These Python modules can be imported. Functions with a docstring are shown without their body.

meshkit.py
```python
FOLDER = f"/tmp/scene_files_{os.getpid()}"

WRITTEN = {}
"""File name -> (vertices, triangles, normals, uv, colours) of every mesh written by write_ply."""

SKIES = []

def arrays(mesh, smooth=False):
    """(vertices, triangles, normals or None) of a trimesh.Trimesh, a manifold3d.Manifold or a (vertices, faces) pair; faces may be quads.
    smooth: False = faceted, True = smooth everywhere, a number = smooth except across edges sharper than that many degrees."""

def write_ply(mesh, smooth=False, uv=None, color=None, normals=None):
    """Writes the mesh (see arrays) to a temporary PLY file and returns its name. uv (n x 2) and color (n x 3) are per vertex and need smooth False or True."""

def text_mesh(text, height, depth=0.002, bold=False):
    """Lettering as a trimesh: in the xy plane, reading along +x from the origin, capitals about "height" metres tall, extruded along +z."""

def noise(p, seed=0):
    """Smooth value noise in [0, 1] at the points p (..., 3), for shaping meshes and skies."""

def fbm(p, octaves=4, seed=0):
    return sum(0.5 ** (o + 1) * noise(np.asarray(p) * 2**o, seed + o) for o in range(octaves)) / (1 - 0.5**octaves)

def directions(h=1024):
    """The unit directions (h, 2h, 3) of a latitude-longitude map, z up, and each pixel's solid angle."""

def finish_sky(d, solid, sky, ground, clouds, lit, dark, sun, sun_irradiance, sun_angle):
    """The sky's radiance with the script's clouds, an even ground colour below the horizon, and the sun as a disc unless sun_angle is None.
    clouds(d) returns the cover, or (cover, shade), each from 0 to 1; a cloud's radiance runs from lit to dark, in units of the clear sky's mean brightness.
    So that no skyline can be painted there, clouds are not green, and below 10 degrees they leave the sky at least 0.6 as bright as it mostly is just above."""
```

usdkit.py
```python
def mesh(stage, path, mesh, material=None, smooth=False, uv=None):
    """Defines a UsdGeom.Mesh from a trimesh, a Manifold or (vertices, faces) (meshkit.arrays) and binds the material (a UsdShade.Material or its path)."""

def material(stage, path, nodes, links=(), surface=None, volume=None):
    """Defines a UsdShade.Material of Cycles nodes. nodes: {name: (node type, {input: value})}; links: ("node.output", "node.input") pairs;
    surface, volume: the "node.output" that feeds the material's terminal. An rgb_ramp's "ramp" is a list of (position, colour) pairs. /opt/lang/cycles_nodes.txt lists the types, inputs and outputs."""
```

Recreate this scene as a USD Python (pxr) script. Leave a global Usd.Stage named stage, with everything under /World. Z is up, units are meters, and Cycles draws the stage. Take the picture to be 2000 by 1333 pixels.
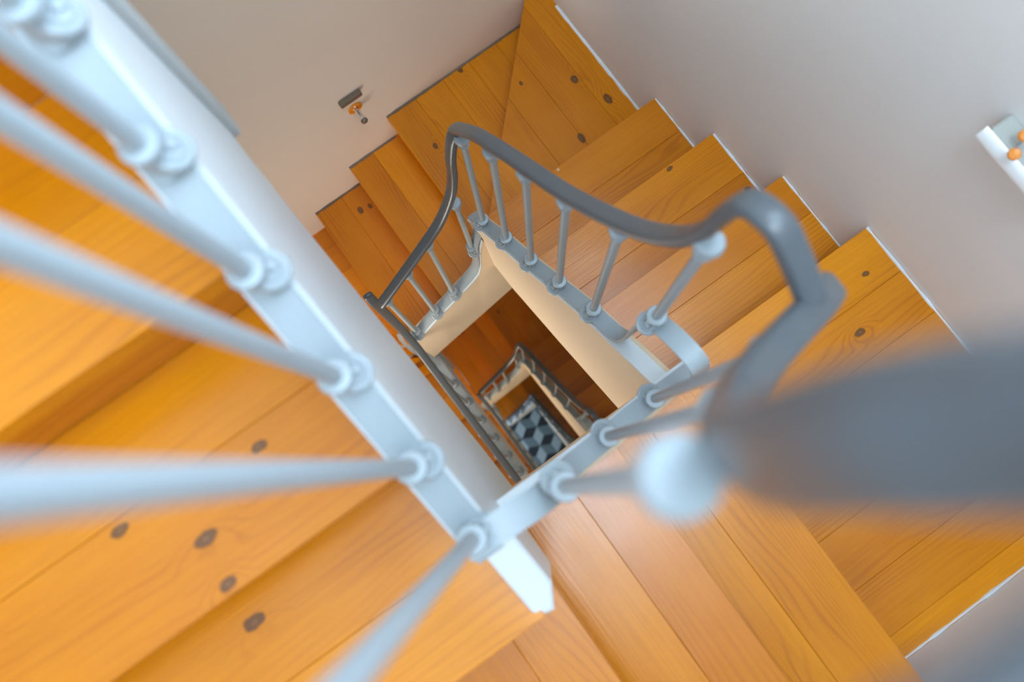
import math, random
import numpy as np, trimesh, usdkit, meshkit
from pxr import Usd, UsdGeom, UsdLux, UsdShade, Gf, Sdf, Vt
from shapely.geometry import Polygon, box as sbox

stage = Usd.Stage.CreateInMemory()
UsdGeom.SetStageUpAxis(stage, 'Z')
UsdGeom.SetStageMetersPerUnit(stage, 1.0)
world = UsdGeom.Xform.Define(stage, '/World')
stage.SetDefaultPrim(world.GetPrim())
UsdGeom.Scope.Define(stage, '/World/Looks')

# ------------------------------------------------------------------ camera
cam = UsdGeom.Camera.Define(stage, '/World/camera')
R = np.array([[0.5817866387, 0.8123908891, -0.0393109439],      # rows: right, down, forward
              [0.8012146629, -0.5807575911, -0.1441377269],
              [-0.1399263052, 0.0523608990, -0.9887764992]])
X, Y, Z = R[0], -R[1], -R[2]
cam.AddTransformOp().Set(Gf.Matrix4d(*X, 0, *Y, 0, *Z, 0, 0, 0, 2.5058, 1))
cam.CreateHorizontalApertureAttr(36.0)
cam.CreateVerticalApertureAttr(36.0 * 1333 / 2000)
cam.CreateFocalLengthAttr(36.0 * 1565.3 / 2000)
cam.CreateClippingRangeAttr(Gf.Vec2f(0.004, 1000))
cam.CreateFocusDistanceAttr(2.15)
cam.CreateFStopAttr(2.4)
cam.CreateExposureAttr(0.0)

# ------------------------------------------------------------------ lights (daylight from skylight, landing window and street door, plus two added windows)
def rect_light(name, pos, direction, w, h, color, intensity):
    l = UsdLux.RectLight.Define(stage, '/World/' + name)
    l.CreateWidthAttr(w); l.CreateHeightAttr(h)
    l.CreateColorAttr(Gf.Vec3f(*color)); l.CreateIntensityAttr(intensity)
    zax = -np.array(direction, float); zax /= np.linalg.norm(zax)
    up = np.array([0, 0, 1.0]) if abs(zax[2]) < .9 else np.array([0, 1.0, 0])
    xax = np.cross(up, zax); xax /= np.linalg.norm(xax); yax = np.cross(zax, xax)
    l.AddTransformOp().Set(Gf.Matrix4d(*xax, 0, *yax, 0, *zax, 0, *[float(p) for p in pos], 1))
    return l

YB_ = .92
SKY = (-0.35, 0.75, -0.45, 0.85)                                  # skylight opening x0 x1 y0 y1
CEIL = 4.4
rect_light('skylight_daylight', (.2, .2, CEIL + .12), (0, 0, -1), 1.1, 1.3, (0.76, 0.97, 1.16), 17.0)
rect_light('added_upper_window_light', (-.52, YB_ + .10, 3.05), (0, -1, -.25), .84, 1.3, (0.72, 0.97, 1.22), 16.5)  # unseen window light, added to brighten the near white string face
rect_light('landing_window_daylight', (-.25, -.80, -.30), (0, 1, -.15), .60, .70, (1.0, .93, .82), 10.0)
rect_light('added_lower_window_light', (-.25, -.80, -3.55), (0, 1, .1), .60, .70, (1.0, .88, .70), 10.0)  # unseen window light, added to warm the string faces one storey down
rect_light('street_door_daylight', (-.25, -.80, -7.1), (0, 1, -.2), .66, .7, (.75, .93, 1.15), 9.0)

# ------------------------------------------------------------------ helpers
used = {}
def numbered(parent, name):
    k = (parent, name); n = used.get(k, -1) + 1; used[k] = n
    return name if n == 0 else f'{name}_{n:03d}'
def custom(prim, label=None, cat=None, group=None, kind=None):
    for k, v in (('label', label), ('category', cat), ('group', group), ('kind', kind)):
        if v: prim.SetCustomDataByKey(k, v)
    return prim
def thing(name, label, cat, group=None, kind=None, loc=None):
    p = '/World/' + numbered('/World', name)
    x = UsdGeom.Xform.Define(stage, p)
    if loc is not None: x.AddTranslateOp().Set(Gf.Vec3d(*[float(c) for c in loc]))
    return custom(x.GetPrim(), label, cat, group, kind)
def part(parent, name, mesh, mat, smooth=35, label=None, kind=None, seed=None):
    base = '/World' if parent is None else str(parent.GetPath())
    if isinstance(mesh, (list, tuple)) and len(mesh) and isinstance(mesh[0], trimesh.Trimesh): mesh = trimesh.util.concatenate(list(mesh))
    m = usdkit.mesh(stage, base + '/' + numbered(base, name), mesh, M[mat], smooth=smooth)
    if seed is not None:
        n = len(m.GetPointsAttr().Get())
        UsdGeom.PrimvarsAPI(m).CreatePrimvar('seed', Sdf.ValueTypeNames.Float3Array, 'vertex').Set(Vt.Vec3fArray.FromNumpy(np.tile(np.array(seed, np.float32), (n, 1))))
    return custom(m.GetPrim(), label, None, None, kind)
def copy_thing(src, loc, label, group=None):
    """One more of the same thing, one or two storeys down, sharing the parts of the first."""
    p = '/World/' + numbered('/World', src.GetName().rstrip('0123456789').rstrip('_'))
    x = UsdGeom.Xform.Define(stage, p); x.AddTranslateOp().Set(Gf.Vec3d(*loc))
    pr = x.GetPrim(); pr.GetReferences().AddInternalReference(src.GetPath()); pr.SetInstanceable(True)
    was = src.GetCustomData()
    return custom(pr, label, was.get('category'), group or was.get('group'), was.get('kind'))

def bx(x0, x1, y0, y1, z0, z1, c=0.0):
    """A box with its edges chamfered by c."""
    if c <= 0:
        m = trimesh.creation.box([x1 - x0, y1 - y0, z1 - z0]); m.apply_translation([(x0 + x1) / 2, (y0 + y1) / 2, (z0 + z1) / 2]); return m
    pts = []
    for sx in (0, 1):
        for sy in (0, 1):
            for sz in (0, 1):
                X_, Y_, Z_ = (x0, x1)[sx], (y0, y1)[sy], (z0, z1)[sz]
                dx, dy, dz = (c, -c)[sx], (c, -c)[sy], (c, -c)[sz]
                pts += [(X_ + dx, Y_ + dy, Z_), (X_ + dx, Y_, Z_ + dz), (X_, Y_ + dy, Z_ + dz)]
    return trimesh.convex.convex_hull(np.array(pts))
def slab(poly, z0, z1, c=.0015):
    """A board: a convex plan polygon from z0 to z1 with its upper arris eased."""
    a = np.array(Polygon(poly).buffer(-c, join_style=2).exterior.coords)[:-1] if c else np.array(poly)
    b = np.array(poly)
    pts = [(*p, z1) for p in a] + [(*p, z1 - c) for p in b] + [(*p, z0) for p in b]
    return trimesh.convex.convex_hull(np.array(pts))
def prism(poly_xz, y0, y1, axis='y'):
    m = trimesh.creation.extrude_polygon(Polygon(poly_xz), y1 - y0, engine='earcut')
    v = m.vertices.copy()
    m.vertices = np.c_[v[:, 0], v[:, 2] + y0, v[:, 1]] if axis == 'y' else np.c_[v[:, 2] + y0, v[:, 0], v[:, 1]]
    m.fix_normals(); return m
def spline(pts, n=12):
    """Centripetal Catmull-Rom through the points."""
    p = np.array(pts, float); p = np.vstack([2 * p[0] - p[1], p, 2 * p[-1] - p[-2]]); out = []
    for i in range(1, len(p) - 2):
        q = p[i - 1:i + 3]; t = [0]
        for k in range(3): t.append(t[-1] + max(np.linalg.norm(q[k + 1] - q[k]), 1e-6) ** .5)
        for s in np.linspace(t[1], t[2], n, endpoint=False):
            A = [((t[k + 1] - s) * q[k] + (s - t[k]) * q[k + 1]) / (t[k + 1] - t[k]) for k in range(3)]
            B = [((t[k + 2] - s) * A[k] + (s - t[k]) * A[k + 1]) / (t[k + 2] - t[k]) for k in range(2)]
            out.append(((t[2] - s) * B[0] + (s - t[1]) * B[1]) / (t[2] - t[1]))
    return np.vstack([out, p[-2]])
def sweep(path, side, section, round_ends=0.0):
    """Sweeps a (across, up) section along the path; side = the horizontal direction across."""
    path = np.array(path); n = len(path); k = len(section)
    side = np.array(side, float); side /= np.linalg.norm(side)
    tan = np.gradient(path, axis=0); tan /= np.linalg.norm(tan, axis=1, keepdims=True)
    sec = np.array(section); rings = []
    P = list(zip(path, tan, [1.0] * n))
    if round_ends:
        a, b = [], []
        for t in (1.0, .93, .8, .6, .33, .02):
            q = math.sqrt(max(0, 1 - t * t))
            a.append((path[0] - tan[0] * round_ends * t, tan[0], max(q, .05)))
            b.append((path[-1] + tan[-1] * round_ends * t, tan[-1], max(q, .05)))
        P = a + P + b[::-1]
    for p, t, s in P:
        up = np.cross(t, side); up *= 1 if up[2] >= -1e-9 or True else -1
        up /= np.linalg.norm(up); sd = np.cross(up, t)
        rings.append(p + s * sec[:, :1] * sd + s * sec[:, 1:] * up)
    v = np.vstack(rings); f = []
    for i in range(len(P) - 1):
        for j in range(k):
            a, b = i * k + j, i * k + (j + 1) % k
            f += [(a, b, b + k), (a, b + k, a + k)]
    for base, rev in ((0, True), ((len(P) - 1) * k, False)):
        for j in range(1, k - 1):
            f.append((base, base + j + 1, base + j) if rev else (base, base + j, base + j + 1))
    m = trimesh.Trimesh(v, np.array(f), process=False); m.fix_normals(); return m
def lathe(profile, n=20):
    """profile: (radius, height) pairs, turned about z."""
    pr = np.array(profile, float); a = np.linspace(0, 2 * np.pi, n, endpoint=False); k = len(pr)
    v = np.vstack([np.c_[pr[:, 0] * math.cos(t), pr[:, 0] * math.sin(t), pr[:, 1]] for t in a]); f = []
    for i in range(n):
        for j in range(k - 1):
            p, q = i * k + j, ((i + 1) % n) * k + j
            f += [(p, q, q + 1), (p, q + 1, p + 1)]
    m = trimesh.Trimesh(v, np.array(f), process=True); m.fix_normals(); return m
def orient(m, a, d):
    """Turns +z of the mesh to direction d and moves it to a."""
    T = trimesh.geometry.align_vectors([0, 0, 1], np.array(d, float) / np.linalg.norm(d)); m.apply_transform(T); m.apply_translation(a); return m
def rod(a, b, r, n=16, r2=None):
    a, b = np.array(a, float), np.array(b, float); L = np.linalg.norm(b - a)
    return orient(lathe([(0, 0), (r, 0), (r2 or r, L), (0, L)], n), a, b - a)

# ------------------------------------------------------------------ materials
M = {}
def simple(name, color, rough, spec=.5, metal=0.0, bump=0.0, bscale=60, coat=0.0, vary=0.0, **extra):
    nodes = {'p': ('principled_bsdf', dict(base_color=color, roughness=rough, specular_ior_level=spec, metallic=metal, coat_weight=coat, **extra)),
             't': ('texture_coordinate', {}), 'n': ('noise_texture', dict(scale=bscale, detail=4))}
    links = [('t.object', 'n.vector')]
    if bump:
        nodes['b'] = ('bump', dict(strength=bump, distance=.002)); links += [('n.fac', 'b.height'), ('b.normal', 'p.normal')]
    if vary:
        nodes['n2'] = ('noise_texture', dict(scale=2.3, detail=3))
        c = np.array(color)
        nodes['r'] = ('rgb_ramp', {'ramp': [(0.3, tuple(c * (1 - vary))), (.7, tuple(np.minimum(c * (1 + vary), .95)))]})
        links += [('t.object', 'n2.vector'), ('n2.fac', 'r.fac'), ('r.color', 'p.base_color')]
    M[name] = usdkit.material(stage, '/World/Looks/' + name, nodes, links, surface='p.BSDF')

def wood(name, axis, light, dark, knots):
    """Varnished pine: grain along the given axis, growth rings, knots at chosen spots and a few drops of paint."""
    nd, lk = {}, []
    nd['t'] = ('texture_coordinate', {})
    nd['a'] = ('attribute', dict(attribute='seed'))
    nd['sx'] = ('separate_xyz', {}); lk.append(('t.object', 'sx.vector'))
    nd['g'] = ('combine_xyz', {})
    u, w = ('x', 'y') if axis == 'x' else ('y', 'x')
    lk += [(f'sx.{u}', 'g.x'), (f'sx.{w}', 'g.y'), ('sx.z', 'g.z')]
    nd['o'] = ('vector_math', dict(math_type='add')); lk += [('g.vector', 'o.vector1'), ('a.vector', 'o.vector2')]
    # knots: fall-off around each spot; also bends the rings
    nd['kn0'] = ('noise_texture', dict(scale=38.0, detail=2)); lk.append(('t.object', 'kn0.vector'))
    nd['kn1'] = ('vector_math', dict(math_type='multiply_add', vector2=(.014, .010, 0), vector3=(-.007, -.005, 0))); lk.append(('kn0.color', 'kn1.vector1'))
    nd['gw'] = ('vector_math', dict(math_type='add')); lk += [('g.vector', 'gw.vector1'), ('kn1.vector', 'gw.vector2')]
    for i, (kx, ky, kz, r) in enumerate(knots):
        c = np.array((kx, ky, kz) if axis == 'x' else (ky, kx, kz)); e = np.array((1 / (r * 1.45), 1 / (r * .9), 1 / .03))
        nd[f'km{i}'] = ('vector_math', dict(math_type='multiply_add', vector2=tuple(e), vector3=tuple(-c * e))); lk.append(('gw.vector', f'km{i}.vector1'))
        nd[f'kl{i}'] = ('vector_math', dict(math_type='length')); lk.append((f'km{i}.vector', f'kl{i}.vector1'))
        if i:
            nd[f'kd{i}'] = ('math', dict(math_type='minimum')); lk += [(f'kl{i}.value', f'kd{i}.value1'), (f'kl{i-1}.value' if i == 1 else f'kd{i-1}.value', f'kd{i}.value2')]
    L = len(knots) - 1
    nd['kx'] = ('map_range', dict(range_type='smoothstep', from_min=.1, from_max=1.0, to_min=1.0, to_max=0.0, clamp=True)); lk.append((f'kd{L}.value', 'kx.value'))
    nd['hx'] = ('map_range', dict(range_type='smoothstep', from_min=0.0, from_max=3.2, to_min=1.0, to_max=0.0, clamp=True)); lk.append((f'kd{L}.value', 'hx.value'))
    # bent coordinate across the grain
    nd['st'] = ('vector_math', dict(math_type='multiply', vector2=(1.3, 6.0, 6.0))); lk.append(('o.vector', 'st.vector1'))
    nd['nb'] = ('noise_texture', dict(scale=1.0, detail=2, roughness=.45)); lk.append(('st.vector', 'nb.vector'))
    nd['so'] = ('separate_xyz', {}); lk.append(('o.vector', 'so.vector'))
    nd['b1'] = ('math', dict(math_type='multiply_add', value2=.17)); lk += [('nb.fac', 'b1.value1'), ('so.y', 'b1.value3')]
    nd['b2'] = ('math', dict(math_type='multiply_add', value2=.028)); lk += [('hx.result', 'b2.value1'), ('b1.value', 'b2.value3')]
    nd['ph'] = ('math', dict(math_type='multiply', value2=2 * math.pi / .0125)); lk.append(('b2.value', 'ph.value1'))
    nd['sn'] = ('math', dict(math_type='sine')); lk.append(('ph.value', 'sn.value1'))
    nd['ln'] = ('map_range', dict(range_type='smoothstep', from_min=.15, from_max=1.0, to_min=0, to_max=1, clamp=True)); lk.append(('sn.value', 'ln.value'))
    # where the grain is strong
    nd['sm'] = ('vector_math', dict(math_type='multiply', vector2=(2.0, 9.0, 9.0))); lk.append(('o.vector', 'sm.vector1'))
    nd['nm'] = ('noise_texture', dict(scale=1.0, detail=2)); lk.append(('sm.vector', 'nm.vector'))
    nd['mk'] = ('map_range', dict(range_type='smoothstep', from_min=.42, from_max=.72, to_min=.04, to_max=.8, clamp=True)); lk.append(('nm.fac', 'mk.value'))
    nd['lm'] = ('math', dict(math_type='multiply')); lk += [('ln.result', 'lm.value1'), ('mk.result', 'lm.value2')]
    # fine fibres
    nd['sf'] = ('vector_math', dict(math_type='multiply', vector2=(6.0, 260.0, 260.0))); lk.append(('o.vector', 'sf.vector1'))
    nd['nf'] = ('noise_texture', dict(scale=1.0, detail=2, roughness=.6)); lk.append(('sf.vector', 'nf.vector'))
    # tone
    nd['av'] = ('separate_xyz', {}); lk.append(('a.vector', 'av.vector'))
    nd['rt'] = ('math', dict(math_type='fraction')); lk.append(('av.x', 'rt.value1'))
    nd['tv'] = ('math', dict(math_type='multiply_add', value2=.8)); lk += [('rt.value', 'tv.value1'), ('nm.fac', 'tv.value3')]
    nd['tr'] = ('map_range', dict(from_min=.35, from_max=1.3, to_min=0, to_max=1, clamp=True)); lk.append(('tv.value', 'tr.value'))
    mid = tuple((np.array(light) + np.array(dark)) / 2)
    nd['base'] = ('mix_color', dict(a=light, b=tuple(.5 * np.array(light) + .5 * np.array(dark)))); lk.append(('tr.result', 'base.fac'))
    nd['ff'] = ('map_range', dict(from_min=.35, from_max=.65, to_min=0, to_max=.22, clamp=True)); lk.append(('nf.fac', 'ff.value'))
    nd['fib'] = ('mix_color', dict(b=dark)); lk += [('ff.result', 'fib.fac'), ('base.result', 'fib.a')]
    nd['lf'] = ('math', dict(math_type='multiply', value2=.42)); lk.append(('lm.value', 'lf.value1'))
    nd['gr'] = ('mix_color', dict(b=tuple(np.array(dark) * .75))); lk += [('lf.value', 'gr.fac'), ('fib.result', 'gr.a')]
    nd['kf'] = ('map_range', dict(range_type='smoothstep', from_min=.05, from_max=.45, to_min=0, to_max=.85, clamp=True)); lk.append(('kx.result', 'kf.value'))
    nd['kc'] = ('rgb_ramp', {'ramp': [(0, (.10, .035, .010)), (.45, (.050, .024, .012)), (.7, (.11, .055, .026)), (.82, (.045, .022, .012)), (1, (.15, .075, .034))]}); lk.append(('kx.result', 'kc.fac'))
    nd['kn'] = ('mix_color', {}); lk += [('kf.result', 'kn.fac'), ('gr.result', 'kn.a'), ('kc.color', 'kn.b')]
    # drops of pale paint
    nd['vo'] = ('voronoi_texture', dict(scale=7.5)); lk.append(('t.object', 'vo.vector'))
    nd['vd'] = ('map_range', dict(range_type='smoothstep', from_min=.028, from_max=.045, to_min=1, to_max=0, clamp=True)); lk.append(('vo.distance', 'vd.value'))
    nd['vs'] = ('separate_color', {}); lk.append(('vo.color', 'vs.color'))
    nd['vg'] = ('math', dict(math_type='greater_than', value2=.45)); lk.append(('vs.r', 'vg.value1'))
    nd['vm'] = ('math', dict(math_type='multiply')); lk += [('vd.result', 'vm.value1'), ('vg.value', 'vm.value2')]
    nd['vf'] = ('math', dict(math_type='multiply', value2=.55)); lk.append(('vm.value', 'vf.value1'))
    nd['pd'] = ('mix_color', dict(b=(.75, .68, .52))); lk += [('vf.value', 'pd.fac'), ('kn.result', 'pd.a')]
    # gloss
    nd['nr'] = ('noise_texture', dict(scale=5.0, detail=2)); lk.append(('t.object', 'nr.vector'))
    nd['rr'] = ('map_range', dict(from_min=.3, from_max=.7, to_min=.19, to_max=.30, clamp=True)); lk.append(('nr.fac', 'rr.value'))
    nd['bu'] = ('bump', dict(strength=.22, distance=.0012)); lk.append(('nf.fac', 'bu.height'))
    nd['p'] = ('principled_bsdf', dict(specular_ior_level=.44))
    lk += [('pd.result', 'p.base_color'), ('rr.result', 'p.roughness'), ('bu.normal', 'p.normal')]
    M[name] = usdkit.material(stage, '/World/Looks/' + name, nd, lk, surface='p.BSDF')

LIGHT, DARK = (.74, .265, .001), (.36, .075, .001)
KN_Y = [(-.228, -.469, 1.53, .012), (-.159, -.388, 1.53, .015), (-.099, -.394, 1.53, .010), (-.051, -.46, 1.36, .016), (-.214, -.275, 1.53, .010),
        (-.283, -.467, 1.53, .007), (.19, .748, .68, .013), (-.445, .757, .34, .010), (-.269, .893, .34, .011), (.09, .844, .68, .009)]
KN_X = [(-.945, .81, 0, .016), (-.825, .858, 0, .019), (-.767, .707, 0, .018), (-1.04, .66, 0, .008), (-1.101, .327, -.17, .012), (-1.284, .561, -.17, .014), (-1.20, -.02, -.51, .016), (-1.19, .02, -.51, .012)]
wood('pine_across', 'y', LIGHT, DARK, KN_Y)
wood('pine_along', 'x', LIGHT, DARK, KN_X)
simple('white_paint', (.70, .745, .77), .38)
simple('iron_paint', (.33, .375, .40), .40)
simple('bounce_tint_plaster', (.74, .58, .40), .6, vary=.03)  # white plaster with the warm bounce off the pine put into its colour
simple('shade_plaster', (.45, .45, .44), .7)  # post plaster darkened in colour to stand for shade
simple('wall_plaster', (.80, .80, .79), .7, bump=.15, bscale=14)
simple('bounce_tint_wall', (.70, .59, .49), .7, bump=.15, bscale=14)  # same plaster as the other walls, orange bounce mixed into the colour
simple('rail_paint', (.078, .088, .098), .36, coat=.25, coat_roughness=.3)
simple('caulk', (.72, .72, .73), .7, bump=.6, bscale=120, vary=.15)
simple('gap_shade', (.16, .11, .07), .8, vary=.3)  # brown strip painting the shadow in the gap at the left wall
simple('chrome', (.75, .75, .76), .18, metal=1.0)
simple('bronze', (.16, .12, .085), .45, metal=.3)
simple('amber_glass', (.75, .24, .01), .2, coat=.5)
simple('milk_glass', (.88, .92, .94), .25, coat=.4)
simple('grey_glass', (.42, .43, .40), .3, coat=.4)
simple('tile_dark', (.012, .020, .026), .35)
simple('tile_grey', (.10, .14, .15), .4)
simple('tile_pale', (.27, .33, .34), .4)
simple('grout', (.05, .06, .06), .8)
M['pane_glass'] = usdkit.material(stage, '/World/Looks/pane_glass', {'f': ('fresnel', dict(IOR=1.45)), 't': ('transparent_bsdf', {}), 'g': ('glossy_bsdf', dict(roughness=.02)), 'm': ('mix_closure', {})},
                                  [('f.fac', 'm.fac'), ('t.BSDF', 'm.closure1'), ('g.BSDF', 'm.closure2')], surface='m.closure')

# ------------------------------------------------------------------ setting out
r = .17                                                           # rise
STOREY = 19 * r
XL, XR, YB, YF = -1.294, .797, .920, -.780                        # wall faces: left, back (+x), right (+y), front (-y)
nx = lambda k: -.6855 + .2310 * (k - 1)                           # nosings of the four flights
cy = lambda k: .3442 - .2243 * (k - 1)
dx = lambda k: .1760 - .2619 * (k - 1)
by = lambda k: -.1724 + .2104 * (k - 1)
FLOOR = -7.75

# ------------------------------------------------------------------ the shell
def struct(name, mesh, mat, label, cat, smooth=False):
    return custom(part(None, name, mesh, mat, smooth), label, cat, None, 'structure')
def wall_with_holes(x0, x1, z0, z1, holes, y0, y1):
    g = sbox(x0, z0, x1, z1)
    for h in holes: g = g.difference(sbox(*h))
    m = trimesh.creation.extrude_polygon(g, y1 - y0, engine='earcut'); v = m.vertices.copy()
    m.vertices = np.c_[v[:, 0], v[:, 2] + y0, v[:, 1]]; m.fix_normals(); return m
Z0, Z1 = FLOOR - .1, CEIL
struct('wall_left', bx(XL - .12, XL, YF - .12, YB + .12, Z0, Z1), 'bounce_tint_wall', 'white plaster wall coloured with warm bounce light, beside the lower winding steps, carrying the dark-plated lamp', 'wall')
H4 = (-.95, 2.4, -.1, 3.7)
struct('wall_right', wall_with_holes(XL, XR, Z0, Z1, [H4], YB, YB + .12), 'wall_plaster', 'tall grey white plaster wall along the straight upper right steps', 'wall')
struct('wall_back', bx(XR, XR + .12, YF - .12, YB + .12, Z0, Z1), 'wall_plaster', 'shaded plaster wall at the lower right corner of the picture', 'wall')
H1, H2, H3 = (-.58, -.68, .08, .08), (-.60, -7.50, .10, -6.65), (-.58, -3.93, .08, -3.17)
struct('wall_front', wall_with_holes(XL, XR, Z0, Z1, [H1, H2, H3], YF - .12, YF), 'wall_plaster', 'plaster wall on the near side of the stairwell behind the lower left steps', 'wall')
for i, h in enumerate((H1, H2, H4, H3)):
    w = custom(UsdGeom.Xform.Define(stage, '/World/' + numbered('/World', f'window_{i + 2}')).GetPrim(), ('landing window in the near wall below the camera', 'glazed street door light in the near wall on the ground floor', 'unseen upper window added for light high in the right wall, above the picture', 'unseen lower window added for light in the near wall one storey down')[i], 'window', None, 'structure')  # the upper and the lower landing window are added for their light
    x0, z0, x1, z1 = h
    yc = YB + .06 if i == 2 else YF - .06
    part(w, 'frame', [bx(x0, x0 + .04, yc - .03, yc + .03, z0, z1, .004), bx(x1 - .04, x1, yc - .03, yc + .03, z0, z1, .004), bx(x0, x1, yc - .03, yc + .03, z0, z0 + .04, .004), bx(x0, x1, yc - .03, yc + .03, z1 - .04, z1, .004)], 'white_paint', False)
    part(w, 'pane', bx(x0 + .03, x1 - .03, yc - .002, yc + .002, z0 + .03, z1 - .03), 'pane_glass', False)
g = sbox(XL - .12, YF - .12, XR + .12, YB + .12).difference(sbox(SKY[0], SKY[2], SKY[1], SKY[3]))
m = trimesh.creation.extrude_polygon(g, .2, engine='earcut'); m.apply_translation([0, 0, CEIL])
struct('ceiling', m, 'white_paint', 'white ceiling over the stairwell with a skylight opening', 'ceiling')
w = custom(UsdGeom.Xform.Define(stage, '/World/window_1').GetPrim(), 'skylight in the ceiling high above the stairwell', 'skylight', None, 'structure')
part(w, 'frame', [bx(SKY[0], SKY[0] + .03, SKY[2], SKY[3], CEIL + .02, CEIL + .07, .003), bx(SKY[1] - .03, SKY[1], SKY[2], SKY[3], CEIL + .02, CEIL + .07, .003),
                  bx(SKY[0], SKY[1], SKY[2], SKY[2] + .03, CEIL + .02, CEIL + .07, .003), bx(SKY[0], SKY[1], SKY[3] - .03, SKY[3], CEIL + .02, CEIL + .07, .003)], 'white_paint', False)
part(w, 'pane', bx(SKY[0] + .02, SKY[1] - .02, SKY[2] + .02, SKY[3] - .02, CEIL + .042, CEIL + .048), 'pane_glass', False)

# ground floor: rhombic cube-pattern tiles, each one laid separately
fl = custom(UsdGeom.Xform.Define(stage, '/World/floor').GetPrim(), 'dark and grey cube-pattern tiled floor at the bottom of the stairwell', 'floor', None, 'structure')
part(fl, 'screed', bx(XL - .1, XR + .1, YF - .1, YB + .1, FLOOR - .1, FLOOR - .004), 'grout', False)
a = .14
e = [np.array([math.cos(t), math.sin(t)]) for t in np.radians([64, 124, 184])]
rect = sbox(-.80, -.35, .45, .45)
for i in range(-12, 13):
    for j in range(-12, 13):
        c = np.array([-.15, .05]) + a * (i * (e[0] + e[1]) + j * (e[1] + e[2]))
        for q, (p, s, mat) in enumerate(((e[0], e[1], 'tile_dark'), (e[1], e[2], 'tile_pale'), (e[2], -e[0], 'tile_grey'))):
            poly = Polygon([c, c + a * p, c + a * (p + s), c + a * s])
            if rect.contains(poly):
                part(fl, 'tile', slab(list(poly.buffer(-.0012, join_style=2).exterior.coords)[:-1], FLOOR - .004, FLOOR, .001), mat, False)

# ------------------------------------------------------------------ the flights
rng = random.Random(7)
def seed(): return (rng.uniform(0, 9), rng.uniform(0, 9), rng.uniform(0, 9))
T = .036
def boards(fl, poly, z, axis, widths, start, gap=.0005):
    """Splits a tread's plan polygon into boards running along the axis and lays each."""
    poly = Polygon(poly); x0, y0, x1, y1 = poly.bounds; at = start; k = 0
    while at < (y1 if axis == 'x' else x1):
        wd = widths[k % len(widths)]; k += 1
        cut = sbox(x0 - 1, at + gap / 2, x1 + 1, at + wd - gap / 2) if axis == 'x' else sbox(at + gap / 2, y0 - 1, at + wd - gap / 2, y1 + 1)
        g = poly.intersection(cut); at += wd
        for gg in getattr(g, 'geoms', [g]):
            if gg.area < 2e-4: continue
            part(fl, 'tread_board', slab(list(gg.convex_hull.exterior.coords)[:-1], z - T, z, .0007), 'pine_along' if axis == 'x' else 'pine_across', False, seed=seed())
def riser(fl, x0, x1, y0, y1, z0, z1, axis):
    part(fl, 'riser', bx(x0, x1, y0, y1, z0, z1), 'pine_along' if axis == 'x' else 'pine_across', False, seed=seed())
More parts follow.
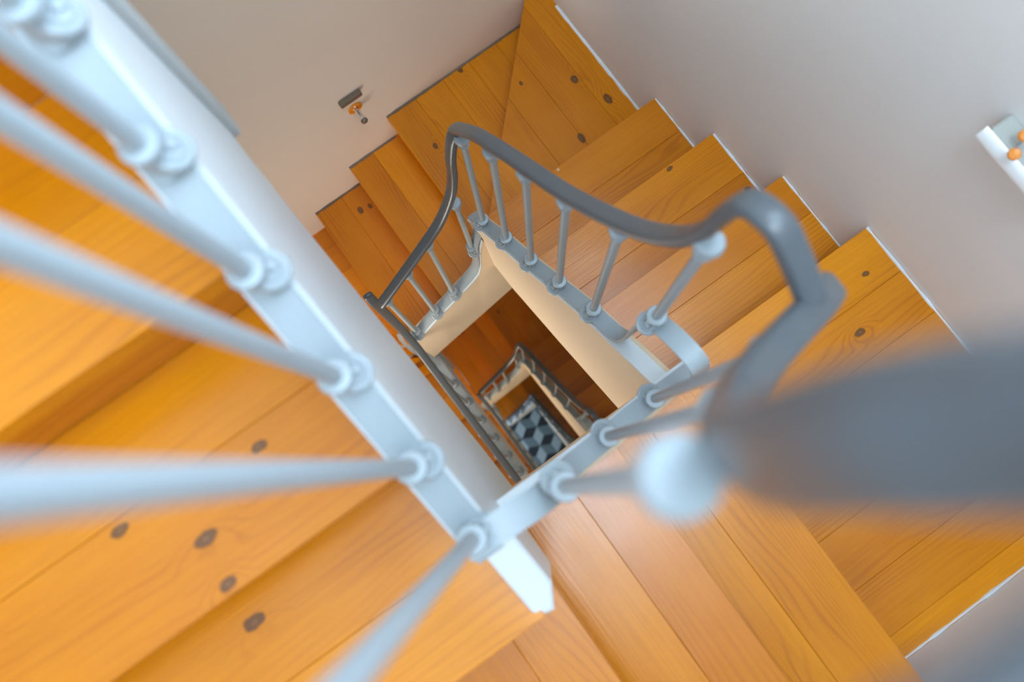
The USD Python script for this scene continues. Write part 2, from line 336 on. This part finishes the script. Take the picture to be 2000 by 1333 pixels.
def strips(fl, segs, mat, w=.0036, h=.003):
    """Ragged bead where the treads meet the wall"""
    out = []
    for a_, b_ in segs:
        a_, b_ = np.array(a_, float), np.array(b_, float); L = np.linalg.norm(b_ - a_); n = max(2, int(L / .02)); d = (b_ - a_) / L
        s = np.cross(d, [0, 0, 1.0]) if abs(d[2]) < .9 else np.array([0, 0, 0.])
        pts = [a_ + (b_ - a_) * t / n for t in range(n + 1)]
        sc = [rng.uniform(.55, 1.25) for _ in pts]
        up = np.array([0, 0, 1.0]) if abs(d[2]) < .9 else np.array([1.0, 0, 0]); sd = s if abs(d[2]) < .9 else np.array([0, 1.0, 0])
        v = []
        for p, k in zip(pts, sc): v += [p - sd * w * k + up * .0, p - sd * w * k * .5 + up * h * k, p + sd * w * k * .6 + up * h * k, p + sd * w * k + up * .0]
        f = []
        for i in range(n):
            for j in range(4):
                A, B = i * 4 + j, i * 4 + (j + 1) % 4; f += [(A, B, B + 4), (A, B + 4, A + 4)]
        f += [(0, 2, 1), (0, 3, 2), (n * 4, n * 4 + 1, n * 4 + 2), (n * 4, n * 4 + 2, n * 4 + 3)]
        m = trimesh.Trimesh(np.array(v), np.array(f), process=False); m.fix_normals()
        part(fl, 'wall_bead', m, mat, False, label='ragged pale filler line along the wall' if mat == 'caulk' else 'thin dark line painted as gap shadow along the wall')
def stringer(fl, top, bottom, out, mat='white_paint', name='stringer', th=.045, cap=False):
    """A string board: loft between the top and bottom edge lines (3-D points of the inner face), thickened outwards."""
    n = 40
    def res(p):
        p = np.array(p, float); s = np.r_[0, np.cumsum(np.linalg.norm(np.diff(p, axis=0), axis=1))]
        return np.c_[[np.interp(np.linspace(0, s[-1], n), s, p[:, k]) for k in range(3)]].T
    t, b = res(top), res(bottom); o = np.array(out, float) * th
    rings = np.stack([t, b, b + o, t + o], 1).reshape(-1, 3); f = []
    for i in range(n - 1):
        for j in range(4):
            A, B = i * 4 + j, i * 4 + (j + 1) % 4; f += [(A, B, B + 4), (A, B + 4, A + 4)]
    f += [(0, 2, 1), (0, 3, 2), ((n - 1) * 4, (n - 1) * 4 + 1, (n - 1) * 4 + 2), ((n - 1) * 4, (n - 1) * 4 + 2, (n - 1) * 4 + 3)]
    m = trimesh.Trimesh(rings, np.array(f), process=False); m.fix_normals()
    part(fl, name, m, mat, 30)
    if cap:
        t2 = np.array(top, float) - np.array(out, float) * .002
        stringer(fl, t2 + [0, 0, .004], t2 - [0, 0, .014], out, 'white_paint', 'string_cap', .037)

GROUPS = {}
def flight(label): return thing('stair_flight', label, 'stairs')

# flight A: along the right wall
FA = flight('straight orange pine flight along the right wall, four treads in the upper right')
for k in (1, 2, 3):
    poly = [(nx(k), .275), (nx(k + 1) + .022, .275), (nx(k + 1) + .022, YB), (nx(k), YB)]
    boards(FA, poly, k * r, 'y', ([.128, .125], [.14, .113], [.118, .135])[k - 1], nx(k))
boards(FA, [(nx(4), .305), (XR, .305), (XR, YB), (nx(4), YB)], 4 * r, 'y', [.125, .117, .122, .128], nx(4))
for k in (1, 2, 3, 4): riser(FA, nx(k) + .022, nx(k) + .04, .275, YB, (k - 1) * r, k * r - T, 'y')
strips(FA, [((nx(k) + .002, YB - .004, k * r), (nx(k + 1), YB - .004, k * r)) for k in (1, 2, 3)] + [((nx(4), YB - .004, 4 * r), (XR, YB - .004, 4 * r)), ((XR - .004, .3, 4 * r), (XR - .004, YB, 4 * r))], 'caulk')
A_TOP = [(-.705, .230, .19), (-.645, .233, .255), (-.529, .239, .388), (-.421, .245, .487), (-.312, .251, .608), (-.198, .258, .724), (-.13, .262, .768), (.03, .268, .892)]
A_BOT = [(-.700, .25, -.235), (-.62, .25, -.205), (-.53, .25, -.18), (-.243, .25, .034), (.035, .25, .262)]
stringer(FA, A_TOP, A_BOT, (0, 1, 0), 'bounce_tint_plaster', cap=True)
stringer(FA, [(x, .256, z + .03) for x, _, z in A_BOT], [(x, .25 + .67, z + .02) for x, _, z in A_BOT], (0, 0, -1), 'bounce_tint_plaster', 'soffit', .02)

# corner and flight B: winders and the lower left flight
FB = flight('shaded orange pine flight of winders and treads along the left wall, upper middle')
DIAG = [(-.665, .245), (-1.294, .862)]
boards(FB, [DIAG[0], (nx(1) + .022, .245), (nx(1) + .022, YB), (XL, YB), DIAG[1]], 0, 'x', [.118, .112, .121, .115], .245)
boards(FB, [(-.66, by(3)), (-.66, .27), (XL, DIAG[1][1] + .05), (XL, by(3))], -r, 'x', [.122, .118, .112, .12], by(3))
d = np.array(DIAG[1]) - DIAG[0]; d /= np.linalg.norm(d); nn = np.array([d[1], -d[0]]); nn *= -1 if nn[0] < 0 else 1
q0, q1 = np.array(DIAG[0]) + nn * .022, np.array(DIAG[1]) + nn * .022
part(FB, 'riser', slab([q0, q1, q1 + nn * .018, q0 + nn * .018], -r, -T, 0), 'pine_along', False, seed=seed())
for k in (1, 2):
    boards(FB, [(XL, by(k)), (-.655, by(k)), (-.655, by(k + 1) + .022), (XL, by(k + 1) + .022)], (k - 4) * r, 'x', ([.12, .113], [.105, .128])[k - 1], by(k))
for k in (1, 2, 3): riser(FB, XL, -.655, by(k) + .022, by(k) + .04, (k - 5) * r, (k - 4) * r - T, 'x')
strips(FB, [((XL + .004, by(k), (k - 4) * r), (XL + .004, by(k + 1), (k - 4) * r)) for k in (1, 2)] + [((XL + .004, by(3), -r), (XL + .004, .84, -r))], 'gap_shade', .005, .004)
strips(FB, [((XL + .1, YB - .004, 0), (nx(1), YB - .004, 0))], 'caulk', .006)
B_TOP = [(-.626, -.15, -.475), (-.628, -.123, -.452), (-.633, -.015, -.362), (-.637, .076, -.300), (-.641, .15, -.25), (-.643, .186, -.215), (-.643, .204, -.13), (-.644, .211, -.03), (-.645, .221, .06), (-.646, .234, .12)]
B_BOT = [(-.622, -.13, -.905), (-.622, -.082, -.873), (-.622, .293, -.652), (-.622, .33, -.63)]
stringer(FB, B_TOP, B_BOT, (-1, 0, 0), 'bounce_tint_plaster', cap=True)
part(FB, 'corner_post', bx(-.668, -.634, .262, .300, -.63, -.05, .004), 'bounce_tint_plaster', False)
stringer(FB, [(-.63, y, z + .03) for _, y, z in B_BOT], [(XL, y, z + .02) for _, y, z in B_BOT], (0, 0, -1), 'bounce_tint_plaster', 'soffit', .02)

# flight C: the near right side
FC = flight('glossy pine flight at the bottom right, boards running away from the near corner')
for k in (1, 2):
    boards(FC, [(.045, cy(k + 1) - .022), (XR, cy(k + 1) - .022), (XR, cy(k)), (.045, cy(k))], (4 + k) * r, 'x', ([.112, .135], [.135, .112])[k - 1], cy(k + 1) - .022)
boards(FC, [(.04, YF), (XR, YF), (XR, cy(3)), (.04, cy(3))], 7 * r, 'x', [.118, .112, .12, .105], YF)
for k in (1, 2, 3): riser(FC, .045, XR, cy(k) - .04, cy(k) - .022, (3 + k) * r, (4 + k) * r - T, 'x')
strips(FC, [((XR - .004, cy(k + 1), (4 + k) * r), (XR - .004, cy(k), (4 + k) * r)) for k in (1, 2)], 'caulk')
C_TOP = [(.008, .345, .905), (.008, .3, .945), (.01, .2, 1.044), (.013, .1, 1.144), (.013, .0, 1.235), (.012, -.095, 1.32)]
C_BOT = [(.010, .33, .20), (.010, .25, .26), (.010, -.095, .738), (.01, -.115, .75)]
stringer(FC, C_TOP, C_BOT, (1, 0, 0), 'bounce_tint_plaster', cap=True)
stringer(FC, [(.02, y, z + .03) for _, y, z in C_BOT], [(XR, y, z + .02) for _, y, z in C_BOT], (0, 0, -1), 'bounce_tint_plaster', 'soffit', .02)

# flight D: the near left side, with the winders of the next corner
FD = flight('bright orange pine flight in the lower left foreground with broad white string board')
for k in (1, 2, 3):
    boards(FD, [(dx(k + 1) - .022, YF), (dx(k), YF), (dx(k), -.125), (dx(k + 1) - .022, -.125)], (7 + k) * r, 'y', ([.15, .134], [.128, .156], [.14, .144])[k - 1], dx(k + 1) - .022)
for k in (1, 2, 3, 4): riser(FD, dx(k) - .04, dx(k) - .022, YF, -.125, (6 + k) * r, (7 + k) * r - T, 'y')
corner = sbox(XL, YF, -.645, by(1) + .022)
piv = np.array([-.66, -.15])
boards(FD, [(-.66, YF), (dx(4), YF), (dx(4), -.125), (-.66, -.125)], 11 * r, 'y', [.2], -.66)
for i in range(4):
    a0, a1 = math.radians(-90 - 22.5 * i), math.radians(-90 - 22.5 * (i + 1.25))
    tri = Polygon([piv, piv + 2 * np.array([math.cos(a0), math.sin(a0)]), piv + 2 * np.array([math.cos(a1), math.sin(a1)])])
    g = tri.intersection(corner)
    boards(FD, list(g.exterior.coords)[:-1], (12 + i) * r, 'y', [.13, .12], XL)
    q0, q1 = piv, piv + 1.0 * np.array([math.cos(a0), math.sin(a0)]); nn = np.array([math.sin(a0), -math.cos(a0)])
    g = Polygon([q0 + nn * .02, q1 + nn * .02, q1 + nn * .038, q0 + nn * .038]).intersection(corner)
    part(FD, 'riser', slab(list(g.convex_hull.exterior.coords)[:-1], (11 + i) * r, (12 + i) * r - T, 0), 'pine_across', False, seed=seed())
DZ = lambda x: 1.560 + .75 * (.023 - x)                           # top of the string
strips(FD, [((dx(k) - .042, -.78, (6 + k) * r + .001), (dx(k) - .042, -.13, (6 + k) * r + .001)) for k in (4,)], 'caulk', .004, .003)
D_TOP = [(.05, -.093, DZ(.05)), (-.3, -.093, DZ(-.3)), (-.63, -.093, DZ(-.63))]
D_BOT = [(.05, -.092, .69), (.009, -.092, .738), (-.079, -.092, .815), (-.284, -.092, 1.075), (-.491, -.092, 1.328), (-.60, -.092, 1.445), (-.64, -.092, 1.457)]
stringer(FD, D_TOP, D_BOT, (0, -1, 0))
# the foot of the string, standing on the landing beyond the corner
foot = Polygon([(.045, -.137), (.045, -.090), (.142, -.090), (.178, -.111), (.172, -.137)])
fm = slab(list(foot.exterior.coords)[:-1], 7 * r - .02, 1.45, .004)
v = fm.vertices.copy(); topv = v[:, 2] > 1.3; v[topv, 2] -= (v[topv, 0] - .045) * .75; fm.vertices = v
part(FD, 'string_foot', fm, 'white_paint', False, label='pointed white end block of the string board')
part(FD, 'corner_post', bx(-.672, -.622, -.118, -.080, 1.43, 2.45, .003), 'shade_plaster', False)
stringer(FD, [(x, -.1, z + .03) for x, _, z in D_BOT], [(x, YF, z + .02) for x, _, z in D_BOT], (0, 0, -1), 'bounce_tint_plaster', 'soffit', .02)

# ------------------------------------------------------------------ the balustrades
BAR = [(-.018, -.006), (.018, -.006), (.018, -.0015), (.0165, 0), (-.0165, 0), (-.018, -.0015)]
def rail_section(w, h):
    s = []
    for i in range(20):
        t = 2 * math.pi * i / 20; c, q = math.cos(t), math.sin(t)
        s.append((w / 2 * math.copysign(abs(c) ** .6, c), h / 2 * math.copysign(abs(q) ** .75, q)))
    return s
RAIL = rail_section(.031, .020)
FOOT = [(0, 0), (.0165, 0), (.0170, .003), (.0150, .0055), (.0120, .008), (.0125, .014), (.0130, .022), (.0115, .029), (.0092, .033), (.0090, .037), (.0150, .0385), (.0176, .0415), (.0180, .046), (.0165, .0495), (.0120, .051), (0, .051)]
CAP = [(0, 0), (.0085, 0), (.0125, .004), (.0135, .008), (.0105, .012), (.0100, .016), (.0130, .024), (.0165, .031), (.0180, .037), (.0175, .043), (.0150, .047), (0, .047)]
ROSE = [(0, -.008), (.0190, -.008), (.0215, -.001), (.0210, .003), (.0185, .0052), (.0150, .0040), (.0140, .0042), (.0125, .0075), (.0100, .0085), (.0080, .0065), (.0068, .0070), (.0055, .0110), (.003, .0125), (0, .013)]
def baluster(rl, foot, top, well):
    """Turned iron baluster: shaft with a moulded foot, a small rosette towards the well and a bell capital."""
    foot, top = np.array(foot, float), np.array(top, float); d = (top - foot) / np.linalg.norm(top - foot)
    b = part(rl, 'baluster', rod(foot + d * .045, top + d * .01, .0086, 16, .0080), 'iron_paint', 40)
    path = b
    def sub(name, mesh):
        return part(path, name, mesh, 'iron_paint', 40)
    sub('foot', orient(lathe(FOOT), foot - d * .001, d))
    w = np.array(well, float)
    sub('rosette', orient(lathe(ROSE, 24), foot + d * .015 + w * .0125, w * .5 + np.array([0, 0, .85])))
    sub('capital', orient(lathe(CAP), top - d * .012, d))
def railing(label): return thing('railing', label, 'railing')

# A
RA = railing('iron railing along the upper right steps, dark grey handrail over six pale balusters')
A_RAIL = [(-.668, .252, .900), (-.652, .253, .926), (-.577, .257, 1.034), (-.515, .26, 1.10), (-.407, .266, 1.20), (-.315, .271, 1.285), (-.217, .277, 1.40), (-.157, .28, 1.49), (-.11, .282, 1.60),
          (-.092, .283, 1.69), (-.086, .284, 1.76), (-.074, .2845, 1.803), (-.044, .286, 1.815), (-.015, .288, 1.796), (.01, .289, 1.775), (.026, .289, 1.762)]
part(RA, 'handrail', sweep(spline(A_RAIL), (0, -1, 0), RAIL, .012), 'rail_paint', 50, label='dark grey handrail with a swan-neck at its upper end')
A_BAR = [(-.705, .25, .195), (-.645, .253, .261), (-.529, .259, .395), (-.421, .265, .493), (-.312, .271, .614), (-.198, .278, .735), (-.135, .281, .785), (-.108, .282, .825), (-.095, .283, .90), (-.091, .283, 1.03),
         (-.086, .284, 1.13), (-.070, .285, 1.172), (-.02, .287, 1.212), (.02, .289, 1.215), (.036, .2895, 1.17), (.040, .29, 1.05), (.042, .29, .97)]
part(RA, 'base_bar', sweep(spline(A_BAR), (0, -1, 0), BAR), 'iron_paint', 40)
for f_, t_ in (((-.645, .253, .262), (-.645, .253, .862)), ((-.529, .259, .396), (-.529, .259, 1.018)), ((-.421, .265, .494), (-.421, .265, 1.135)), ((-.312, .271, .615), (-.312, .271, 1.238)), ((-.198, .278, .736), (-.198, .278, 1.372)), ((-.078, .284, 1.167), (-.082, .283, 1.62))):
    baluster(RA, f_, t_, (0, -1, 0))
# B
RB = railing('iron railing along the upper left steps, rail sloping down behind the big white string')
B_RAIL = [(-.648, -.127, .178), (-.648, -.119, .189), (-.652, -.03, .281), (-.656, .054, .368), (-.660, .13, .453), (-.662, .165, .515), (-.664, .198, .60), (-.665, .214, .69), (-.665, .222, .78), (-.666, .240, .87), (-.664, .252, .898)]
part(RB, 'handrail', sweep(spline(B_RAIL), (1, 0, 0), RAIL), 'rail_paint', 50, label='dark grey handrail rising in a tight swan-neck to the corner')
B_BAR = [(-.648, -.15, -.466), (-.648, -.123, -.446), (-.653, -.015, -.356), (-.657, .076, -.294), (-.661, .15, -.243), (-.664, .187, -.20), (-.664, .203, -.12), (-.664, .209, -.01), (-.665, .219, .08), (-.666, .237, .145), (-.666, .258, .175)]
part(RB, 'base_bar', sweep(spline(B_BAR), (1, 0, 0), BAR), 'iron_paint', 40)
for f_, t_ in (((-.672, .203, .0), (-.666, .197, .475)), ((-.657, .08, -.290), (-.658, .080, .345)), ((-.653, -.011, -.352), (-.653, -.012, .245)), ((-.648, -.112, -.436), (-.648, -.108, .150))):
    baluster(RB, f_, t_, (1, 0, 0))
# C
RC = railing('blurred iron railing beside the camera, wide grey rail sweeping out of the right edge')
C_RAIL = [(.031, .338, 1.692), (.034, .305, 1.735), (.038, .25, 1.785), (.042, .2, 1.83), (.0455, .15, 1.90), (.046, .118, 1.985), (.045, .083, 2.10), (.042, .062, 2.20), (.039, .057, 2.27), (.040, .064, 2.325), (.046, .075, 2.357), (.0565, .081, 2.387), (.067, .0655, 2.399), (.0705, .038, 2.397), (.0715, .012, 2.389), (.073, -.02, 2.38), (.074, -.09, 2.36)]
part(RC, 'handrail', sweep(spline(C_RAIL), (-1, 0, 0), rail_section(.036, .023), .012), 'rail_paint', 50, label='broad grey handrail with a rounded lower end')
C_BAR = [(.03, .37, .885), (.03, .3, .95), (.03, .2, 1.05), (.033, .1, 1.15), (.035, .035, 1.215), (.036, .008, 1.28), (.037, -.004, 1.40), (.037, -.012, 1.50), (.036, -.04, 1.56), (.033, -.09, 1.578), (.03, -.132, 1.57)]
part(RC, 'base_bar', sweep(spline(C_BAR), (-1, 0, 0), BAR), 'iron_paint', 40)
for f_, t_ in (((.030, .222, 1.03), (.040, .212, 1.775)), ((.033, .105, 1.146), (.047, .13, 1.87)), ((.040, -.002, 1.55), (.0365, .0365, 2.16))):
    baluster(RC, f_, t_, (-1, 0, 0))
# D
RD = railing('close blurred railing of pale shafts rising out of the left edge from the white string')
DB = lambda x: 1.566 + .75 * (.023 - x)
D_BAR = [(.052, -.115, DB(.052)), (-.2, -.115, DB(-.2)), (-.5, -.115, DB(-.5)), (-.585, -.115, DB(-.585)), (-.615, -.122, 2.10), (-.628, -.135, 2.22), (-.636, -.145, 2.5), (-.645, -.14, 2.72), (-.65, -.13, 2.78)]
part(RD, 'base_bar', sweep(spline(D_BAR), (0, 1, 0), BAR), 'iron_paint', 40)
D_RAIL = [(.075, -.113, 2.36), (.023, -.113, 2.39), (-.2, -.114, 2.545), (-.45, -.115, 2.72), (-.56, -.115, 2.80), (-.60, -.115, 2.88), (-.62, -.115, 3.05), (-.63, -.115, 3.25), (-.636, -.115, 3.36), (-.646, -.115, 3.41)]
part(RD, 'handrail', sweep(spline(D_RAIL), (0, 1, 0), RAIL, .012), 'rail_paint', 50)
for x in (-.480, -.383, -.280, -.176, -.071, .026):
    baluster(RD, (x, -.116, DB(x)), (x, -.114, 2.39 + .695 * (.023 - x) - .04), (0, 1, 0))

# ------------------------------------------------------------------ the same stairs one and two storeys down
S1A, S1D, S2 = (.024, .031, -STOREY), (-.045, -.03, -STOREY), (.06, .03, -6.8)
S2D = (.03, .0, -2 * STOREY)
copy_thing(FA, S1A, 'dark red-brown flight seen through the well beside the middle-storey railing, on the right')
copy_thing(FB, S1A, 'brown pine flight seen through the upper left of the well, one storey down')
copy_thing(FD, S1D, 'orange treads one storey down, between the big white string and the sloping dark rail')
copy_thing(FA, S2, 'dim flight on the lowest storey, right of the tiled floor')
copy_thing(FB, S2, 'dim flight on the lowest storey, above the tiled floor')
copy_thing(FD, S2D, 'sliver of orange treads two storeys down, left of the tiled floor')
copy_thing(RA, S1A, 'small dark railing one storey down, right-hand rail above a string coloured with warm bounce')
copy_thing(RB, S1A, 'small dark railing one storey down, upper left rail with short hooked balusters')
copy_thing(RD, S1D, 'long dark handrail sloping through the well just right of the big white string')
copy_thing(RA, S2, 'tiny railing on the lowest storey, right of the tiled floor')
copy_thing(RB, S2, 'tiny railing on the lowest storey, above the tiled floor')
copy_thing(RD, S2D, 'narrow dark rail two storeys down, left edge of the tiled floor')

# ------------------------------------------------------------------ wall lamps
L = thing('wall_lamp', 'small wall lamp with bronze plate, amber disc and chrome stem on the left wall', 'lamp')
part(L, 'plate', bx(XL, XL + .018, .124, .206, .084, .108, .003), 'bronze', False)
part(L, 'amber_disc', orient(lathe([(0, 0), (.026, 0), (.026, .004), (.021, .006), (.014, .003), (0, .003)], 28), (XL, .165, .012), (1, 0, 0)), 'amber_glass', 40)
part(L, 'stem', rod((XL + .002, .165, .010), (XL + .05, .166, .004), .009), 'chrome', 40)
part(L, 'stem_end', orient(lathe([(0, 0), (.011, 0), (.012, .003), (.012, .008), (.009, .012), (0, .012)]), (XL + .047, .166, .004), (1, 0, -.1)), 'bronze', 40)
L = thing('wall_lamp', 'wall lamp with curved white glass and amber knobs at the right edge', 'lamp')
part(L, 'housing', bx(-.006, .16, YB - .042, YB, 1.236, 1.272, .003), 'grey_glass', False)
gl = []
for i in range(9):
    t = i / 8 * math.pi / 2; gl.append((YB - .042 - .010 * math.sin(t), 1.268 - .026 * (1 - math.cos(t))))
gl += [(YB - .049, 1.236), (YB - .042, 1.236), (YB - .042, 1.262)]
part(L, 'front_glass', prism(gl, -.012, .166, 'x'), 'milk_glass', 40)
for p_, d_ in (((.047, .868, 1.285), (0, -.5, .85)), ((.033, .890, 1.298), (0, -.3, .95))):
    part(L, 'amber_knob', orient(lathe([(0, 0), (.009, 0), (.010, .004), (.008, .008), (0, .010)], 20), p_, d_), 'amber_glass', 40)
part(L, 'stem', rod((.047, .868, 1.283), (.040, YB - .002, 1.272), .004), 'chrome', 40)
